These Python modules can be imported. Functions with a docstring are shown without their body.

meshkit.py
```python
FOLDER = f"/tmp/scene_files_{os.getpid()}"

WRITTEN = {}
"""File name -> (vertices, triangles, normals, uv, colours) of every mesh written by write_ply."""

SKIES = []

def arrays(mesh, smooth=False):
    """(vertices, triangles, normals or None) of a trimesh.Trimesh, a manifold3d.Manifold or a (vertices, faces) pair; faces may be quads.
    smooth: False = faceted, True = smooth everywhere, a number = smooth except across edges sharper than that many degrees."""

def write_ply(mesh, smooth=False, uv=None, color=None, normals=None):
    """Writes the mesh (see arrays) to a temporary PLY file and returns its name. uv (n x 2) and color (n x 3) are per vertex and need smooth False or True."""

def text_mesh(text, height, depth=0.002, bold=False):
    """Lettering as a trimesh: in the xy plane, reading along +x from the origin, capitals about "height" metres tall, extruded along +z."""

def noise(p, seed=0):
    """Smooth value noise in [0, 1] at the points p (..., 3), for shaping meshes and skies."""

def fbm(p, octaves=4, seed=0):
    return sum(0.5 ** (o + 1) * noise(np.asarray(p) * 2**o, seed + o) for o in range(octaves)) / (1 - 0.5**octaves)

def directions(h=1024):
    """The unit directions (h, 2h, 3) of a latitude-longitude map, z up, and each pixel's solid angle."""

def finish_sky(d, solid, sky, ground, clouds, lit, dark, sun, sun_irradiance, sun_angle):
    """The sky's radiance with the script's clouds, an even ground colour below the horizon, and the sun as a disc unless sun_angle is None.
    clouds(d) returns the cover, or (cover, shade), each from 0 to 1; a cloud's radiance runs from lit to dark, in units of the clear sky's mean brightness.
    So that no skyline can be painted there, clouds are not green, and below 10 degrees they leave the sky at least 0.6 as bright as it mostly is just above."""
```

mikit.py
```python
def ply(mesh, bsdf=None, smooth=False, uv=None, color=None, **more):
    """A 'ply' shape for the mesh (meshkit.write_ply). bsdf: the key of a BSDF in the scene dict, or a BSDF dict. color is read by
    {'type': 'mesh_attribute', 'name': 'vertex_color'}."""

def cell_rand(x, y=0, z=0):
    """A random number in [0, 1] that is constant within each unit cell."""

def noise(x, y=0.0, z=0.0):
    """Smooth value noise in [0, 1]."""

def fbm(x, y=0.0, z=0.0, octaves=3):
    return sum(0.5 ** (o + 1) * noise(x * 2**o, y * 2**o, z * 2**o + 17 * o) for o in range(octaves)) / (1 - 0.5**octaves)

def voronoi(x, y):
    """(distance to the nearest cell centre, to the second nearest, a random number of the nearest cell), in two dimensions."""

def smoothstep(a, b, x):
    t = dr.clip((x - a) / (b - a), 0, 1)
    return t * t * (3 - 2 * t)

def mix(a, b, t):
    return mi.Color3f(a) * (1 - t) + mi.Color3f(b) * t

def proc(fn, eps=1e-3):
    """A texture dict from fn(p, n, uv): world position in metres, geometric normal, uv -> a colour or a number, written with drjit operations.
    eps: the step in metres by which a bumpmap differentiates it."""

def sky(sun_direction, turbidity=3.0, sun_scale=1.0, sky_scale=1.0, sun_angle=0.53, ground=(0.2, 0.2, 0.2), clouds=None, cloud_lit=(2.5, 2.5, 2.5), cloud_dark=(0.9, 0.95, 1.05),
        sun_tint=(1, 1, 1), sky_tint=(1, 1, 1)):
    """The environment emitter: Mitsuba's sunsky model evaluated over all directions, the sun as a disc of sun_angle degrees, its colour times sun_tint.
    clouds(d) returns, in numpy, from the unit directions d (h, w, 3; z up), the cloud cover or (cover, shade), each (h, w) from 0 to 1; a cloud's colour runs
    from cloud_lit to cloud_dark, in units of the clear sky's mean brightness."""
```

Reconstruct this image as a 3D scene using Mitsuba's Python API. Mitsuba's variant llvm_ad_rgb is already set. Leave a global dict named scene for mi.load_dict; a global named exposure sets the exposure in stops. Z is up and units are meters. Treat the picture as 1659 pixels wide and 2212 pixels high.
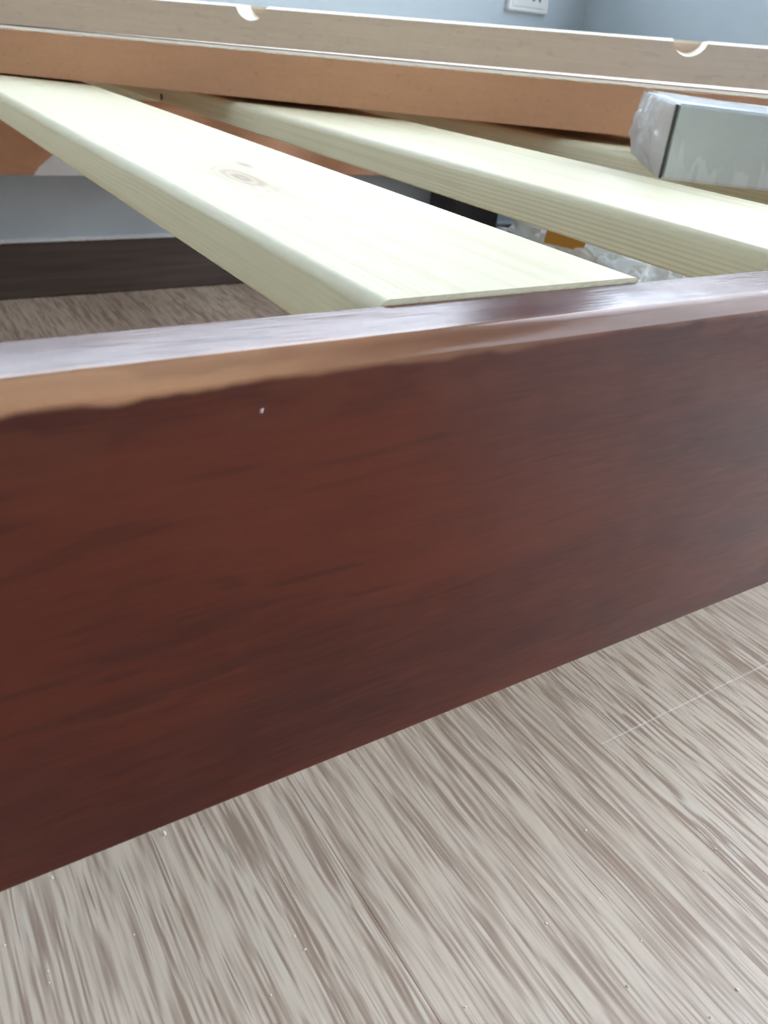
import math, numpy as np, trimesh, shapely.geometry as sg, manifold3d as m3
import mitsuba as mi, drjit as dr, mikit, meshkit
from mikit import noise, fbm, smoothstep, mix, proc, cell_rand

# ------------------------------------------------------------------ camera
scene, labels = {}, {}
H0 = 0.490                                   # eye height above the floor (m)
FWD = np.array([0.4908389, 0.70919802, -0.5060784])
UPV = np.array([0.2047983, 0.47067125, 0.85821107])
T = mi.ScalarTransform4f
eye = np.array([0, 0, H0])
scene['camera'] = {'type': 'thinlens', 'fov': 2 * math.degrees(math.atan(829.5 / 1740.0)), 'fov_axis': 'x',
                   'aperture_radius': 0.0008, 'focus_distance': 0.40, 'near_clip': 0.01, 'far_clip': 100.0,
                   'to_world': T().look_at(origin=eye.tolist(), target=(eye + FWD).tolist(), up=UPV.tolist())}

# ------------------------------------------------------------------ light: overcast sky through the two windows
def overcast(d):
    s = 0.25 + 0.25 * np.sin(3.1 * d[..., 0] + 2.0 * d[..., 1]) * np.cos(2.3 * d[..., 1])
    return np.ones(d.shape[:2]), np.clip(s, 0, 1)
scene['sky'] = mikit.sky((0.75, -0.35, 0.56), turbidity=4.0, sun_scale=0.0, sky_scale=1.0, ground=(0.30, 0.30, 0.30),
                         clouds=overcast, cloud_lit=(2.2, 2.5, 2.85), cloud_dark=(1.6, 1.82, 2.12))
exposure = 5.02
rng = np.random.default_rng(7)

# ------------------------------------------------------------------ helpers
def clean(key):
    return key
def add(key, mesh, bsdf, smooth=False, label=None, category=None, group=None, kind=None, **kw):
    k, n = key, 0
    while k in scene or any(s.startswith(k + '__') for s in scene):
        n += 1; k = f'{key}_{n:03d}'
    scene[k] = mikit.ply(mesh, bsdf, smooth, **kw)
    tag(k, label, category, group, kind)
    return k
def tag(k, label=None, category=None, group=None, kind=None):
    e = {n: v for n, v in (('label', label), ('category', category), ('group', group), ('kind', kind)) if v}
    if e: labels[k] = e
def box(x0, x1, y0, y1, z0, z1):
    return trimesh.creation.box(bounds=[[x0, y0, z0], [x1, y1, z1]])
def bevel(x0, x1, y0, y1, z0, z1, b):
    """A box whose twelve edges are chamfered by b."""
    pts = []
    for sx in (0, 1):
        for sy in (0, 1):
            for sz in (0, 1):
                X, Y, Z = (x0, x1)[sx], (y0, y1)[sy], (z0, z1)[sz]
                dx, dy, dz = b * (1 - 2 * sx), b * (1 - 2 * sy), b * (1 - 2 * sz)
                pts += [(X + dx, Y + dy, Z), (X + dx, Y, Z + dz), (X, Y + dy, Z + dz)]
    return trimesh.convex.convex_hull(np.array(pts))
def rot(mesh, ang, at=(0, 0, 0)):
    m = mesh.copy(); m.apply_transform(trimesh.transformations.rotation_matrix(ang, [0, 0, 1])); m.apply_translation(at); return m
def sweep(profile, axis, a, b, n=1):
    """Extrude a closed 2-D profile (list of points) along x or y with n divisions and flat ends.
    axis 'x': profile in (y, z); axis 'y': profile in (x, z)."""
    pr = np.array(profile); k = len(pr)
    ts = np.linspace(a, b, n + 1)
    V = []
    for t in ts:
        c = np.full(k, t)
        V.append(np.c_[c, pr[:, 0], pr[:, 1]] if axis == 'x' else np.c_[pr[:, 0], c, pr[:, 1]])
    V = np.vstack(V); F = []
    for i in range(n):
        for j in range(k):
            p, q = i * k + j, i * k + (j + 1) % k
            F += [(p, q, q + k), (p, q + k, p + k)]
    ce = len(V); V = np.vstack([V, V[:k].mean(0), V[-k:].mean(0)])
    for j in range(k):
        F += [(ce, (j + 1) % k, j), (ce + 1, n * k + j, n * k + (j + 1) % k)]
    m = trimesh.Trimesh(V, F, process=False); m.fix_normals()
    return m
def round_profile(w0, w1, z0, z1, r):
    """Rectangle with four corner radii r = (low-left, low-right, top-right, top-left), six points per corner."""
    P = []
    for (cx, cz, a0, rr) in ((w0 + r[0], z0 + r[0], 180, r[0]), (w1 - r[1], z0 + r[1], 270, r[1]),
                             (w1 - r[2], z1 - r[2], 0, r[2]), (w0 + r[3], z1 - r[3], 90, r[3])):
        for t in np.linspace(a0, a0 + 90, 7):
            P.append((cx + rr * math.cos(math.radians(t)), cz + rr * math.sin(math.radians(t))))
    return P

# ------------------------------------------------------------------ materials
def pr(key, color, rough=0.5, spec=0.5, **kw):
    c = color if isinstance(color, dict) else {'type': 'rgb', 'value': list(color)}
    r = rough if isinstance(rough, dict) else float(rough)
    scene[key] = {'type': 'twosided', 'bsdf': {'type': 'principled', 'base_color': c, 'roughness': r, 'specular': float(spec), **kw}}
def bumped(key, color, rough, spec, fn, height, eps=5e-4, **kw):
    c = color if isinstance(color, dict) else {'type': 'rgb', 'value': list(color)}
    scene[key] = {'type': 'twosided', 'bsdf': {'type': 'bumpmap', 'tex': proc(fn, eps), 'scale': height,
                  'bsdf': {'type': 'principled', 'base_color': c, 'roughness': rough, 'specular': float(spec), **kw}}}

def wall_col(p, n, uv):
    return mix((0.52, 0.60, 0.65), (0.56, 0.635, 0.68), fbm(p.x * 3 + p.y * 3, p.z * 3))
pr('wall_paint', proc(wall_col), 0.7, 0.25)
pr('back_wall_dark', (0.16, 0.10, 0.07), 0.5)  # dark tone chosen so the unseen back wall dims reflections in the rail
pr('ceiling_paint', (0.82, 0.83, 0.83), 0.8, 0.2)
pr('white_plastic', (0.80, 0.83, 0.80), 0.35, 0.5)
pr('socket_black', (0.03, 0.03, 0.03), 0.6)
pr('caulk', (0.86, 0.88, 0.90), 0.5)
pr('underlay', (0.80, 0.78, 0.75), 0.8)
pr('frame_metal', (0.80, 0.82, 0.84), 0.4)
scene['clear_glass'] = {'type': 'thindielectric', 'int_ior': 1.5}

PW, PX, PY, PL = 0.245, 0.442, 0.2895, 1.22      # plank width, one long seam, one end joint, length
def floor_grain(p):
    ix = dr.floor((p.x - PX) / PW)
    k = cell_rand(ix, 3, 1) * 37.0
    x = p.x + 0.006 * (fbm(p.x * 14, p.y * 5, k) - 0.5) + 0.0022 * (noise(p.x * 90, p.y * 22, k) - 0.5)
    fine = noise(x * 500, p.y * 20, k)
    fine2 = noise(x * 780 + 31, p.y * 48, k)
    mid = noise(x * 150 + 7, p.y * 10, k)
    broad = fbm(x * 26, p.y * 2.2, k)
    return fine, fine2, mid, broad, k
def floor_col(p, n, uv):
    fine, fine2, mid, broad, k = floor_grain(p)
    g = 0.40 * fine + 0.24 * fine2 + 0.18 * mid + 0.18 * broad
    t = smoothstep(0.33, 0.62, g)
    c = mix((0.36, 0.258, 0.197), (0.70, 0.592, 0.480), t)
    pore = smoothstep(0.70, 0.86, fine) * smoothstep(0.42, 0.62, mid)
    c = mix(c, (0.20, 0.14, 0.115), pore * 0.7)
    pale = smoothstep(0.62, 0.80, fine2) * smoothstep(0.45, 0.6, 1 - mid)
    c = mix(c, (0.72, 0.665, 0.58), pale * 0.5)
    seam = smoothstep(0.0016, 0.0006, dr.abs(p.y - PY)) * smoothstep(PX - 0.002, PX + 0.002, p.x)   # pale line painted for light caught by the bevel at this end joint
    return mix(c, (0.74, 0.68, 0.61), 0.4 * seam * (0.4 + 0.6 * noise(p.x * 60, 3.0)))
def floor_bump(p, n, uv):
    fine, fine2, mid, broad, k = floor_grain(p)
    return 0.6 * fine + 0.4 * mid
bumped('floor_wood', proc(floor_col), 0.42, 0.5, floor_bump, 0.00012, 4e-4)

def skirt_col(p, n, uv):
    g = 0.5 * noise(p.x * 9, p.z * 240) + 0.5 * fbm(p.x * 3, p.z * 60)
    return mix((0.05, 0.033, 0.026), (0.12, 0.085, 0.066), g)
pr('skirting_wood', proc(skirt_col), 0.45)

def mah_col(p, n, uv):
    s = p.z + p.y
    w = s + 0.010 * (fbm(p.x * 7, s * 9) - 0.5) + 0.05 * (p.x - 0.2) * (fbm(p.x * 3, s * 4, 5) - 0.35)
    broad = fbm(p.x * 5.5, w * 26, 2)
    cloud = fbm(p.x * 9 + 4, s * 13, 8)
    fine = noise(p.x * 42, w * 700, 3)
    fibre = noise(p.x * 120, w * 1500, 9)
    t = dr.clip(0.52 * smoothstep(0.2, 0.8, broad) + 0.34 * smoothstep(0.3, 0.7, cloud) + 0.17 * (fine - 0.45) + 0.16 * (fibre - 0.45) + 0.16 * (noise(p.x * 70, s * 160, 13) - 0.45), 0, 1)
    c = mix((0.044, 0.0045, 0.0026), (0.122, 0.0185, 0.0056), t)
    red = smoothstep(0.5, 0.75, fbm(p.x * 6 + 11, s * 10 + 3, 4))
    c = mix(c, (0.062, 0.0070, 0.0050), 0.5 * red)
    streak = smoothstep(0.70, 0.92, noise(p.x * 22 + 3 * cloud, w * 260 + 4 * cloud, 6)) * smoothstep(0.45, 0.65, cloud)
    c = mix(c, (0.020, 0.0036, 0.0026), 0.28 * streak)
    # lighter orange band along the rounded edge, weaker towards the right
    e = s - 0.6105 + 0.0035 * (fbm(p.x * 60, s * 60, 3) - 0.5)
    edge_band = smoothstep(-0.0100, -0.0070, e) * (1 - smoothstep(0.004, 0.010, e)) * (0.55 + 0.45 * fbm(p.x * 16, s * 90, 12))
    c = mix(c, (0.68, 0.37, 0.20), 0.85 * edge_band * (1 - 0.75 * smoothstep(0.06, 0.20, p.x)))
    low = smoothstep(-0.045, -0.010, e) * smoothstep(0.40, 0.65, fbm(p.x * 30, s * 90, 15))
    return mix(c, (0.15, 0.042, 0.016), 0.25 * low)
def mah_bump(p, n, uv):
    s = p.z + p.y
    return 0.55 * fbm(p.x * 35, s * 130, 1) + 0.16 * noise(p.x * 90, s * 1100, 2) + 0.5 * noise(p.x * 12, s * 30, 7)
def mah_rough(p, n, uv):
    s = p.z + p.y
    d = fbm(p.x * 18 + s * 12, s * 16 - p.x * 9, 3)
    return 0.20 + 0.13 * smoothstep(0.48, 0.66, d)
bumped('mahogany', proc(mah_col), proc(mah_rough), 0.18, mah_bump, 0.00022, 5e-4, clearcoat=0.8, clearcoat_gloss=0.96)

KX, KY = 0.205, 0.478                                # the big knot in the nearest slat
def pine_ring(p):
    sl = dr.floor((p.x + 0.115) / 0.2665)
    k = sl * 11.3
    xc = -0.115 + (sl + 0.62) * 0.2665
    r = dr.sqrt(dr.square(p.x - xc) + dr.square(p.z - H0 + 0.25 + 0.05 * cell_rand(sl, 5, 2)))
    r += 0.007 * (fbm(p.x * 6, p.y * 2.2, k) - 0.5) + 0.0016 * (noise(p.x * 40, p.y * 14, p.z * 60) - 0.5)
    d2 = dr.square((p.x - KX) / 0.030) + dr.square((p.y - KY) / 0.095)
    d3 = dr.square((p.x - KX - 0.03) / 0.012) + dr.square((p.y - KY - 0.06) / 0.03)
    top = smoothstep(H0 - 0.092, H0 - 0.082, p.z)
    r += (0.014 * dr.exp(-d2) + 0.004 * dr.exp(-d3)) * top
    return r, d2, d3, top, k
def pine_col(p, n, uv):
    r, d2, d3, top, k = pine_ring(p)
    f = r / 0.0027 + 1.2 * noise(r * 90, k); f = f - dr.floor(f)
    late = smoothstep(0.35, 0.86, f) * (1 - smoothstep(0.90, 1.0, f))
    amt = 0.06 + 0.62 * smoothstep(0.3, 0.8, fbm(p.x * 24, p.y * 4, p.z * 50 + k)) * (1 - 0.35 * top)
    c = mix((0.715, 0.662, 0.455), (0.51, 0.415, 0.245), late * amt)
    c = mix(c, (0.755, 0.712, 0.52), 0.5 * fbm(p.x * 26, p.y * 2.0, k + p.z * 30))
    c = mix(c, (0.63, 0.54, 0.36), 0.45 * smoothstep(0.55, 0.8, noise(p.x * 260, p.y * 5, p.z * 260)))
    knot = dr.exp(-dr.square((p.x - KX) / 0.0105) - dr.square((p.y - KY) / 0.034)) * top
    knot2 = dr.exp(-dr.square((p.x - KX - 0.022) / 0.004) - dr.square((p.y - KY - 0.048) / 0.013)) * top
    rg = dr.sqrt(dr.square((p.x - KX) / 0.0105) + dr.square((p.y - KY) / 0.034)) * 2.1 + 0.9 * noise(p.x * 120, p.y * 40)
    rg = 0.75 + 0.25 * dr.cos(rg * 6.283)
    c = mix(c, (0.40, 0.235, 0.14), dr.clip(0.95 * knot * rg + 0.7 * knot2, 0, 1))
    ring = dr.exp(-dr.square((d2 - 0.45) / 0.16)) * top
    return mix(c, (0.62, 0.50, 0.33), 0.30 * ring * noise(p.x * 500, p.y * 70))
def pine_bump(p, n, uv):
    r, d2, d3, top, k = pine_ring(p)
    f = r / 0.0027; f = f - dr.floor(f)
    return smoothstep(0.3, 0.85, f) * (1 - smoothstep(0.9, 1.0, f)) + 0.4 * noise(p.x * 300, p.y * 12, p.z * 300)
bumped('pine', proc(pine_col), 0.5, 0.4, pine_bump, 0.00010, 4e-4)

BA = math.radians(-43.87); BD = np.array([math.cos(BA), math.sin(BA), 0]); BN = np.array([-BD[1], BD[0], 0])
def along(p): return p.x * float(BD[0]) + p.y * float(BD[1])
def tan_col(p, n, uv):
    s = along(p)
    g = 0.5 * fbm(s * 7, p.z * 60, p.x * 20) + 0.3 * noise(s * 300, p.z * 300, p.y * 200) + 0.2 * noise(s * 40, p.z * 500)
    c = mix((0.60, 0.315, 0.178), (0.72, 0.390, 0.235), g)
    return mix(c, (0.26, 0.15, 0.09), 0.15 * smoothstep(0.86, 0.95, noise(s * 300, p.z * 300, 4)))
pr('mat_tan', proc(tan_col), 0.55, 0.35)
def grey_col(p, n, uv):
    s = along(p)
    w = p.z + 0.004 * fbm(s * 9, p.z * 30)
    g = 0.45 * noise(s * 12, w * 420) + 0.35 * fbm(s * 4, w * 60) + 0.2 * noise(s * 260, p.z * 260)
    c = mix((0.68, 0.53, 0.41), (0.77, 0.615, 0.485), g)
    return mix(c, (0.22, 0.15, 0.10), 0.12 * smoothstep(0.74, 0.95, noise(s * 90, w * 400, 6)))
pr('beige_board', proc(grey_col), 0.55, 0.35)
pr('cream_wood', (0.86, 0.78, 0.66), 0.5, 0.4)
pr('bore_wood', (0.80, 0.74, 0.62), 0.55, 0.35)

PA = math.radians(-41.0); PU = np.array([math.cos(PA), math.sin(PA), 0]); PV = np.array([-PU[1], PU[0], 0]); PO = np.array([0.5590, 0.4680, H0 - 0.0790])
def pack_local(p):
    dx, dy = p.x - float(PO[0]), p.y - float(PO[1])
    return dx * float(PU[0]) + dy * float(PU[1]), dx * float(PV[0]) + dy * float(PV[1]), p.z - float(PO[2])
def pack_col(p, n, uv):
    u, v, w = pack_local(p)
    c = mix((0.58, 0.625, 0.63), (0.63, 0.67, 0.675), fbm(u * 60, w * 60, v * 60))
    # film clinging to the card: pale tongues that rise from the lower edge
    hgt = 0.007 + 0.030 * noise(u * 190, 3.0) * smoothstep(0.0, 0.4, noise(u * 330, 8.0)) + 0.006 * noise(u * 700, 1.0)
    edge = hgt * (0.55 + 0.45 * smoothstep(0.06, 0.0, u)) 
    tongue = smoothstep(0.002, -0.001, w - edge) * smoothstep(0.34, 0.44, noise(u * 230, w * 45, 5))
    corner = smoothstep(0.004, -0.004, u + w * 0.35 - 0.011 - 0.006 * noise(w * 160, 2.0)) 
    cling = dr.clip(tongue + 0.8 * corner, 0, 1)
    return mix(c, (0.70, 0.74, 0.76), 0.9 * cling)
pr('grey_card', proc(pack_col), 0.28, 0.5, clearcoat=0.5, clearcoat_gloss=0.9)
pr('end_card', (0.42, 0.35, 0.30), 0.6)
pr('pack_groove', (0.06, 0.06, 0.06), 0.6)
scene['film'] = {'type': 'principledthin', 'base_color': {'type': 'rgb', 'value': [0.86, 0.88, 0.90]}, 'roughness': 0.22, 'spec_trans': 0.68, 'diff_trans': 0.9, 'eta': 1.45}
pr('black_card', (0.012, 0.011, 0.012), 0.45)
pr('bag_plastic', (0.82, 0.86, 0.85), 0.28, 0.5)
pr('orange_card', (0.50, 0.24, 0.03), 0.5)
pr('flake_grey', (0.50, 0.46, 0.47), 0.6)
pr('crumb_wood', (0.86, 0.80, 0.68), 0.6)

# ------------------------------------------------------------------ the room
XL, XR, YB, YF, ZC = -2.5, 1.582, -2.7, 1.660, 2.65
scene['floor'] = mikit.ply(box(XL - .2, XR + .2, YB - .2, YF + .2, -0.12, -0.004), 'underlay')
tag('floor', 'grey-brown wood-look plank floor', kind='structure')
g, b = 0.0001, 0.0005
i0 = int(math.floor((XL - PX) / PW)); i1 = int(math.ceil((XR - PX) / PW))
for i in range(i0, i1):
    x0, x1 = max(PX + i * PW, XL), min(PX + (i + 1) * PW, XR)
    if x1 - x0 < 0.01: continue
    off = PY if i >= 0 and i < 2 else PY + PL * float(rng.uniform(0.25, 0.85))
    j0 = int(math.floor((YB - off) / PL)); j1 = int(math.ceil((YF - off) / PL))
    for j in range(j0, j1):
        y0, y1 = max(off + j * PL, YB), min(off + (j + 1) * PL, YF)
        if y1 - y0 < 0.01: continue
        add('floor__plank', bevel(x0 + g, x1 - g, y0 + g, y1 - g, -0.0035, 0.0, b), 'floor_wood')
DY0, DYM, DY1, DZ, DB = -1.60, 0.40, 1.55, 1.95, 0.75     # balcony door and, next to it, a window in the right wall
FX0, FX1, FZ0, FZ1 = -1.45, 1.50, 0.88, 1.46        # window above the bed in the far wall
scene['wall_far'] = mikit.ply(trimesh.util.concatenate([box(XL - .2, FX0, YF, YF + .2, 0, ZC), box(FX1, XR + .2, YF, YF + .2, 0, ZC),
                              box(FX0, FX1, YF, YF + .2, 0, FZ0), box(FX0, FX1, YF, YF + .2, FZ1, ZC)]), 'wall_paint')
tag('wall_far', 'white wall beyond the bed, cool in daylight', kind='structure')
wr = trimesh.util.concatenate([box(XR, XR + .2, DY1, YF, 0, ZC), box(XR, XR + .2, YB, DY0, 0, ZC), box(XR, XR + .2, DY0, DY1, DZ, ZC), box(XR, XR + .2, DYM, DY1, 0, DB)])
scene['wall_right'] = mikit.ply(wr, 'wall_paint'); tag('wall_right', 'white window wall at the right, in shade', kind='structure')
scene['wall_left'] = mikit.ply(box(XL - .2, XL, YB, YF, 0, ZC), 'wall_paint'); tag('wall_left', 'white wall at the left', kind='structure')
scene['wall_back'] = mikit.ply(box(XL - .2, XR + .2, YB - .2, YB, 0, ZC), 'back_wall_dark'); tag('wall_back', 'unseen wall behind the camera, made dark brown to dim reflections', kind='structure')
scene['ceiling'] = mikit.ply(box(XL - .2, XR + .2, YB - .2, YF + .2, ZC, ZC + .15), 'ceiling_paint'); tag('ceiling', 'white ceiling', kind='structure')
for nm, y0, y1, zb, lb in (('door_1', DY0, DYM, 0.0, 'balcony door with a pale metal frame'), ('window_1', DYM, DY1, DB, 'window beside the balcony door, pale metal frame')):
    bars = [box(XR + .05, XR + .11, y0, y0 + .05, zb, DZ), box(XR + .05, XR + .11, y1 - .05, y1, zb, DZ),
            box(XR + .05, XR + .11, y0 + .05, y1 - .05, DZ - .06, DZ), box(XR + .05, XR + .11, y0 + .05, y1 - .05, zb, zb + .05)]
    scene[nm] = mikit.ply(trimesh.util.concatenate(bars), 'frame_metal'); tag(nm, lb, kind='structure')
    V = [(XR + .08, y0 + .05, zb + .05), (XR + .08, y1 - .05, zb + .05), (XR + .08, y1 - .05, DZ - .06), (XR + .08, y0 + .05, DZ - .06)]
    add(nm + '__pane', trimesh.Trimesh(V, [(0, 1, 2), (0, 2, 3)], process=False), 'clear_glass')
bars = [box(FX0, FX1, YF + .05, YF + .11, FZ0, FZ0 + .05), box(FX0, FX1, YF + .05, YF + .11, FZ1 - .05, FZ1)]
bars += [box(x - .025, x + .025, YF + .05, YF + .11, FZ0 + .05, FZ1 - .05) for x in (FX0 + .025, (FX0 + FX1) / 2, FX1 - .025)]
scene['window_2'] = mikit.ply(trimesh.util.concatenate(bars), 'frame_metal'); tag('window_2', 'window above the bed with a pale metal frame', kind='structure')
for xa, xb in ((FX0 + .05, (FX0 + FX1) / 2 - .025), ((FX0 + FX1) / 2 + .025, FX1 - .05)):
    V = [(xa, YF + .08, FZ0 + .05), (xb, YF + .08, FZ0 + .05), (xb, YF + .08, FZ1 - .05), (xa, YF + .08, FZ1 - .05)]
    add('window_2__pane', trimesh.Trimesh(V, [(0, 1, 2), (0, 2, 3)], process=False), 'clear_glass')
# skirting with a line of white caulk on top
SKH = 0.103
for nm, bx_, cx_ in (('baseboard_far', (XL, XR, YF - .012, YF, 0, SKH), (XL, XR, YF - .006, YF, SKH, SKH + .006)),
                     ('baseboard_right', (XR - .012, XR, DYM, YF - .012, 0, SKH), (XR - .006, XR, DYM, YF - .012, SKH, SKH + .006))):
    scene[nm] = mikit.ply(bevel(*bx_, .003), 'skirting_wood'); tag(nm, 'dark brown wood-grain skirting board', kind='structure')
    add(nm + '__caulk_line', box(*cx_), 'caulk', label='thin white caulk line')

# ------------------------------------------------------------------ the bed frame
ZT = H0 - 0.0810; ZB = H0 - 0.2603
Y0, Y1 = 0.200, 0.2351
BXL, BXR = -0.72, 1.30
tag('bed_frame', 'wooden bed frame with a glossy mahogany side rail, still being assembled', 'bed frame')
prof = round_profile(Y0, Y1, ZB, ZT, (.003, .003, .0012, .001))[:21]
ea = np.radians(np.linspace(8, 64, 15)); er = 0.0108      # eased front edge: a soft bevel that meets the face in a crisp line
prof += [(Y0 + er * (math.sin(ea[-1]) - math.sin(t)), ZT - er * (math.cos(ea[0]) - math.cos(t))) for t in ea]
add('bed_frame__side_rail', sweep(prof, 'x', BXL, BXR, 1), 'mahogany', 22, label='glossy red-brown mahogany rail with a rounded top edge')
YI = 1.600
prof = round_profile(YI, YI + .032, ZB, ZT, (.002, .002, .004, .002))
add('bed_frame__side_rail', sweep(prof, 'x', BXL, BXR, 1), 'mat_tan', 35, label='far rail with a bare tan inner face')
for x in (BXL, BXR - .05):
    for y in (Y0 + .002, YI - .026):
        add('bed_frame__leg', bevel(x - .004, x + .054, y, y + .056, 0, ZB + .002 if True else 0, .003), 'mahogany')
add('bed_frame__end_rail', bevel(BXL, BXL + .03, Y1, YI, ZB, ZT - .001, .003), 'mahogany')
add('bed_frame__end_rail', bevel(BXR - .03, BXR, Y1, YI, ZB, ZT - .001, .003), 'mahogany')
SZ1, SZ0 = H0 - 0.0792, H0 - 0.1052
add('bed_frame__ledger', bevel(BXL + .03, BXR - .03, Y1, Y1 + .024, SZ0 - .028, SZ0, .002), 'pine', label='pale pine ledger strip')
add('bed_frame__ledger', bevel(BXL + .03, BXR - .03, YI - .024, YI, SZ0 - .028, SZ0, .002), 'pine', label='pale pine ledger strip')
# thin pale sheet added as a patch of light low on the far rail
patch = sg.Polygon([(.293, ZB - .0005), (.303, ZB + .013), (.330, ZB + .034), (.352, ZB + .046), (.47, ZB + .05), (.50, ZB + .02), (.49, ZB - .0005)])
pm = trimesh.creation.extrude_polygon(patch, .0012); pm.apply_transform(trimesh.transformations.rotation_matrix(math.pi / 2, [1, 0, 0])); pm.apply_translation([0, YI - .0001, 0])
add('light_patch_sheet', pm, 'caulk', label='thin white sheet added for a patch of light on the lower edge of the far bed rail', category='added sheet')

# slats: soft roundover at the left top edge, small one at the right
slats = [(-0.112, 0.020), (0.1510, 0.2840), (0.4075, 0.5610), (0.6800, 0.8250), (0.9450, 1.0850)]
slat_lab = {1: 'nearest pine slat, with a big oval knot', 3: 'pine slat under the grey package'}
slat_keys = []
for i, (x0, x1) in enumerate(slats):
    prof = round_profile(x0, x1, SZ0, SZ1, (.0025, .0025, .003, .0062))
    slat_keys.append(add('bed_frame__slat', sweep(prof, 'y', Y1 + .0004, YI - .001, 1), 'pine', 40, label=slat_lab.get(i)))
# the little dark nail hole in the side of the second slat
nh = trimesh.creation.cylinder(radius=.0042, height=.0012, sections=14); nh.apply_transform(trimesh.transformations.rotation_matrix(math.pi / 2, [0, 1, 0]))
nh.apply_translation([.4073, 1.232, H0 - .0985]); add(slat_keys[2] + '__knot_hole', nh, 'socket_black', label='small dark hole in the edge')

# ------------------------------------------------------------------ the two boards lying across the slats
P0 = np.array([0.1930, 1.1824, 0])
def board_frame(slope):
    """board space (s along, t back, z) to world; rises with s"""
    M = np.eye(4); d = np.array([BD[0], BD[1], slope]); d /= np.linalg.norm(d); zz = np.cross(d, BN)
    M[:3, 0], M[:3, 1], M[:3, 2], M[:3, 3] = d, BN, zz, P0 + [0, 0, H0]
    return M
M2 = board_frame(0.0108); M1 = board_frame(0.0140); M2[2, 3] += .0019
def put(mesh, M): m = mesh.copy(); m.apply_transform(M); return m
tag('tan_board', 'tan board deepened out of view for shade, with a torn pale top edge, lying diagonally on the slats', 'board')
add('tan_board__core', put(bevel(-.15, 1.06, 0, .375, -.0790, -.0312, .0006), M2), 'mat_tan')  # depth behind the front edge extended out of view to shade the far slats
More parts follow.
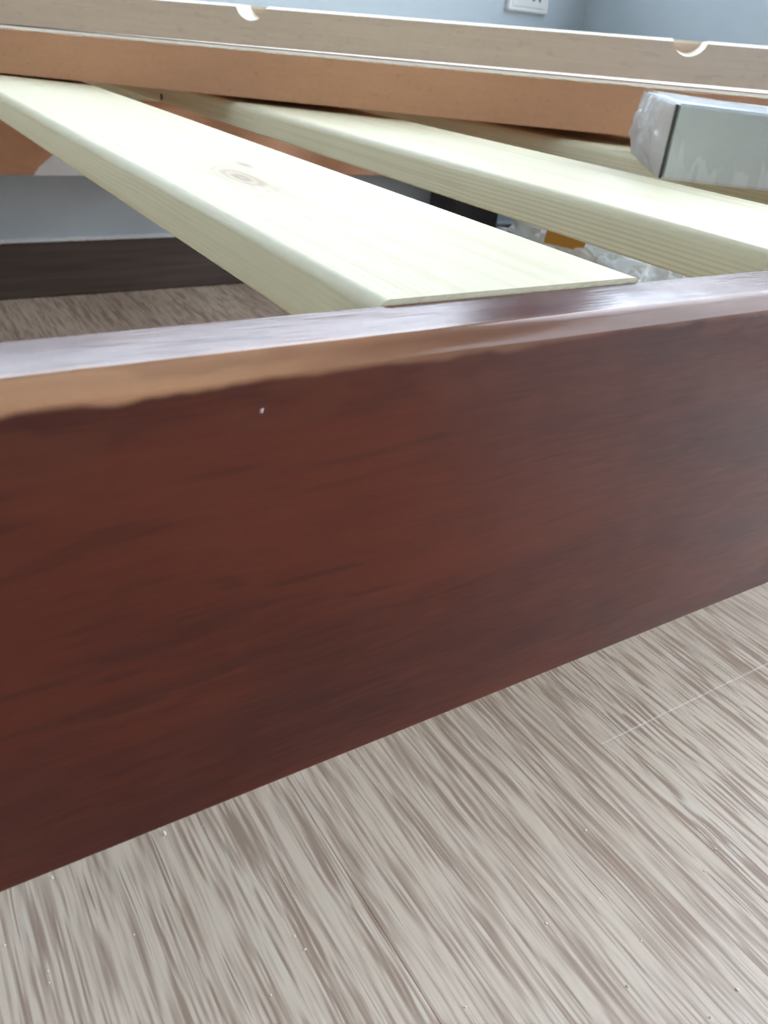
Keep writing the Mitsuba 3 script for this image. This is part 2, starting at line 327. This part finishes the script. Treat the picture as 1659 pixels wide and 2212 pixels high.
# pale top layer whose front edge is torn
ss = np.linspace(-.15, 1.06, 320)
tear = 0.0012 * np.sin(ss * 47) + 0.0015 * np.interp(ss, np.linspace(-.22, 1.12, 90), rng.uniform(-1, 1, 90)) + 0.0006 * rng.uniform(-1, 1, 320)
drop = 0.0012 * np.interp(ss, np.linspace(-.22, 1.12, 60), rng.uniform(-1, 1, 60)) + 0.0003 * rng.uniform(-1, 1, 320)
V = []; F = []
for s_, tr, dp in zip(ss, tear, drop):
    V += [(s_, -.0004, -.0318 + dp), (s_, .0045 + tr, -.0298), (s_, .013, -.0286), (s_, .374, -.0286), (s_, .374, -.0330), (s_, 0.001, -.0330)]
k = 6
for i in range(len(ss) - 1):
    for j in range(k):
        p_, q_ = i * k + j, i * k + (j + 1) % k
        F += [(p_, q_, q_ + k), (p_, q_ + k, p_ + k)]
n_ = (len(ss) - 1) * k
F += [(0, j, j + 1) for j in range(1, k - 1)] + [(n_, n_ + j + 1, n_ + j) for j in range(1, k - 1)]
lay = trimesh.Trimesh(V, F, process=False); lay.fix_normals()
add('tan_board__top_layer', put(lay, M2), 'cream_wood', label='cream top layer with a torn front edge')

tag('notched_board', 'beige board with half-round notches in its top edge, lying on the tan board', 'board')
b1 = m3.Manifold.cube((1.34, .060, .0368)).translate((-.22, .020, -.0258))
bores = []
for sc in (.311, .788):
    cyl = m3.Manifold.cylinder(.050, .0180, .0180, 64).rotate((-90 + 5, 0, 0)).translate((sc, .0145, .0160))
    bores.append(cyl); b1 = b1 - cyl
bm = trimesh.Trimesh(*[np.array(a) for a in (b1.to_mesh().vert_properties[:, :3], b1.to_mesh().tri_verts)])
nf = bm.face_normals; cen = bm.triangles_center
inb = np.zeros(len(nf), int)
for i, sc in enumerate((.311, .788)):
    inb[(np.abs(cen[:, 0] - sc) < .022) & (np.abs(nf[:, 1]) < .7) & (np.abs(nf[:, 2] - 1) > 1e-3) & (cen[:, 1] < .079) & (cen[:, 2] > -.02)] = i + 1
add('notched_board__body', put(bm.submesh([np.where(inb == 0)[0]], append=True), M1), 'beige_board', False)
for i in (1, 2):
    add('notched_board__notch', put(bm.submesh([np.where(inb == i)[0]], append=True), M1), 'bore_wood', 40, label='half-round notch of pale freshly cut wood')
# pale top layer, broken where the notches are
top = m3.CrossSection([[(.0198, .0110), (.0800, .0110), (.0800, .0138), (.0300, .0138)]]).extrude(1.34).rotate((90, 0, 90)).translate((-.22, 0, 0))
for c_ in bores: top = top - c_
add('notched_board__top_layer', put(trimesh.Trimesh(*[np.array(a) for a in (top.to_mesh().vert_properties[:, :3], top.to_mesh().tri_verts)]), M1), 'cream_wood', label='thin cream top layer')

# ------------------------------------------------------------------ the grey package wrapped in film
def pk(u, v, w):
    u, v, w = np.broadcast_arrays(np.asarray(u, float), v, w)
    return PO + u[..., None] * PU + v[..., None] * PV + w[..., None] * np.array([0, 0, 1.0])
tag('wrapped_package', 'flat grey box shrink-wrapped in clear plastic film, lying on the slats against the tan board', 'package')
c = bevel(0.001, .300, 0, .215, 0, .0550, .0022); v = c.vertices.copy()
v[:, 2] *= 1 - 0.09 * np.clip(v[:, 0] / .12, 0, 1)
add('wrapped_package__box', trimesh.Trimesh(pk(v[:, 0], v[:, 1], v[:, 2]), c.faces, process=False), 'grey_card', label='grey card box')
# dark seam at the front left corner
v = box(-.0006, .0011, -.0007, .006, .0008, .0538); v0 = box(-.0004, .0012, .006, .209, .003, .0525); add('wrapped_package__end_flap', trimesh.Trimesh(pk(v0.vertices[:, 0], v0.vertices[:, 1], v0.vertices[:, 2]), v0.faces, process=False), 'end_card', label='brown card end under the film')
add('wrapped_package__seam', trimesh.Trimesh(pk(v.vertices[:, 0], v.vertices[:, 1], v.vertices[:, 2]), v.faces, process=False), 'pack_groove', label='dark seam at the corner')
# crumpled film end: a puckered bag closing the left end
nu, nv = 60, 46
A_, B_ = np.meshgrid(np.linspace(0, 1, nu), np.linspace(0, 1, nv), indexing='ij')
bul = np.sin(np.pi * np.clip(A_, 0, 1)) ** .8 * np.sin(np.pi * (0.04 + 0.92 * B_)) ** .7
P = np.c_[(A_ * 9).ravel(), (B_ * 3).ravel(), np.full(A_.size, .3)]
nz = meshkit.fbm(P).reshape(A_.shape) - .5
nz2 = meshkit.fbm(P * [3.1, 2.0, 1] + 7).reshape(A_.shape) - .5
fu = -.0012 - bul * (.012 + .018 * nz + .009 * nz2 + .0016 * np.sin(A_ * 55 + 9 * nz) * (0.4 + B_)) - .0015 * np.abs(nz2)
fv = -.0005 + A_ * .215 + .006 * nz * bul
fw = .0008 + B_ * .0545 + .004 * nz2 * bul
idx = np.arange(nu * nv).reshape(nu, nv)
F = np.vstack([np.c_[idx[:-1, :-1].ravel(), idx[1:, :-1].ravel(), idx[1:, 1:].ravel()], np.c_[idx[:-1, :-1].ravel(), idx[1:, 1:].ravel(), idx[:-1, 1:].ravel()]])
add('wrapped_package__film_end', trimesh.Trimesh(pk(fu, fv, fw).reshape(-1, 3), F, process=False), 'film', True, label='crumpled clear film folded over the end')
# film stretched over the top
nu, nv = 90, 50
A_, B_ = np.meshgrid(np.linspace(0, 1, nu), np.linspace(0, 1, nv), indexing='ij')
P = np.c_[(A_ * 6).ravel(), (B_ * 14).ravel(), np.full(A_.size, 2.3)]
nz = meshkit.fbm(P).reshape(A_.shape)
fu = -.001 + A_ * .300; fv = -.0008 + B_ * .217
fw = .0560 * (1 - 0.09 * np.clip(fu / .12, 0, 1)) + .0005 + .0022 * nz * np.sin(np.pi * B_) ** .5
idx = np.arange(nu * nv).reshape(nu, nv)
F = np.vstack([np.c_[idx[:-1, :-1].ravel(), idx[1:, :-1].ravel(), idx[1:, 1:].ravel()], np.c_[idx[:-1, :-1].ravel(), idx[1:, 1:].ravel(), idx[:-1, 1:].ravel()]])
add('wrapped_package__film_top', trimesh.Trimesh(pk(fu, fv, fw).reshape(-1, 3), F, process=False), 'film', True, label='wrinkled clear film over the top')

# ------------------------------------------------------------------ wall socket
tag('wall_socket', 'white wall socket plate on the far wall above the boards', 'wall socket')
OX0, OX1, OZ = 1.3403, 1.4585, H0 + .0745
add('wall_socket__plate', bevel(OX0, OX1, YF - .009, YF, OZ, OZ + .075, .003), 'white_plastic')
add('wall_socket__insert', bevel(OX0 + .012, OX1 - .012, YF - .0105, YF - .008, OZ + .010, OZ + .065, .001), 'white_plastic')
for dx in (.070, .088):
    h = trimesh.creation.cylinder(radius=.0032, height=.0012, sections=18); h.apply_transform(trimesh.transformations.rotation_matrix(math.pi / 2, [1, 0, 0]))
    h.apply_translation([OX0 + dx, YF - .0106, OZ + .026]); add('wall_socket__socket_hole', h, 'socket_black', label='dark socket hole')

# ------------------------------------------------------------------ things on the floor under and beyond the bed
add('dark_box', bevel(1.105, 1.236, 1.450, 1.545, 0, .215, .006), 'black_card', label='black box standing on the floor under the far side of the bed', category='box')
ico = trimesh.creation.icosphere(subdivisions=5); d = ico.vertices.copy()
f1 = meshkit.fbm(d * 2.3 + 3); f2 = np.abs(meshkit.fbm(d * 5.1 + 9) - .5); f3 = np.abs(meshkit.fbm(d * 11 + 1) - .5)
r = 0.80 + .40 * (f1 - .5) + .42 * f2 + .08 * f3
hv = d * r[:, None] * [.19, .33, .155] ; hv[:, 2] = np.maximum(hv[:, 2] + .075, .0)
hv += [1.355, 1.24, .0005]
tag('plastic_bag', 'crumpled pale plastic bag heaped on the floor beneath the slats', 'plastic bag')
add('plastic_bag__body', trimesh.Trimesh(hv, ico.faces, process=False), 'bag_plastic', 30)
RT = np.array([0.84683814, -0.52488737, 0.08578121])
def pix(px, py): return FWD * 1740 + RT * (px - 829.5) - UPV * (py - 1106)
bag = trimesh.Trimesh(hv, ico.faces, process=False)
ray = pix(1222, 516); ray = ray / np.linalg.norm(ray)
hit = bag.ray.intersects_location([eye], [ray])[0]
hit = hit[np.argmin(np.linalg.norm(hit - eye, axis=1))] if len(hit) else np.array([1.3, 1.25, .2])
oc = bevel(-.040, .040, -.0015, .0015, -.017, .030, .0005); oc.apply_transform(trimesh.transformations.euler_matrix(.12, .10, math.radians(-45)))
oc.apply_translation(hit - ray * .060)
add('orange_card_scrap', oc, 'orange_card', label='orange card scrap on the pale plastic bag', category='card scrap')

# ------------------------------------------------------------------ sawdust
def crumb(x, y, z, s):
    m = trimesh.creation.icosphere(subdivisions=1); m.vertices *= rng.uniform(.55, 1.2, (len(m.vertices), 1)) * s * rng.uniform(.6, 1.3, 3); m.apply_translation([x, y, z + .5 * s]); return m
SC = 1.25
spots = [(355, 1802, .0016), (665, 1706, .0007), (660, 2052, .0008), (1265, 1795, .0008), (1545, 1835, .0008), (1522, 1882, .0007), (113, 1897, .0008), (10, 2043, .0008),
         (104, 2099, .0007), (106, 2124, .0006), (636, 2023, .0006), (585, 2150, .0006), (1355, 2131, .0008), (1592, 2138, .0007), (1180, 1995, .0006), (1005, 2176, .0006),
         (1295, 1942, .0006), (436, 2064, .0005), (290, 2020, .0006), (779, 1656, .0006), (1385, 2033, .0006), (785, 2051, .0005), (1534, 2198, .0006), (438, 1785, .0005)]
RT = np.array([0.84683814, -0.52488737, 0.08578121])
cr = []
for px, py, s in spots:                                   # world points on the floor
    ray = FWD * 1740 + RT * (px - 829.5) - UPV * (py - 1106)
    q = eye + ray * (H0 / -ray[2]); cr.append(crumb(q[0], q[1], 0, s * SC))
add('sawdust', trimesh.util.concatenate(cr), 'crumb_wood', label='pale sawdust crumbs scattered on the plank floor', category='sawdust', kind='stuff')
fl = trimesh.convex.convex_hull(np.array([(-.0006, 0, .0007), (.0008, 0, .0010), (.0004, 0, -.0002), (.0002, 0, -.0011), (-.0008, 0, -.0008), (0, -.0003, 0)]) )
ray = FWD * 1740 + RT * (566 - 829.5) - UPV * (887 - 1106); q = eye + ray * (Y0 / ray[1]); fl.vertices *= .8; fl.apply_translation(q)
add('paint_flake', fl, 'flake_grey', label='tiny pale flake stuck to the front of the mahogany rail', category='flake')
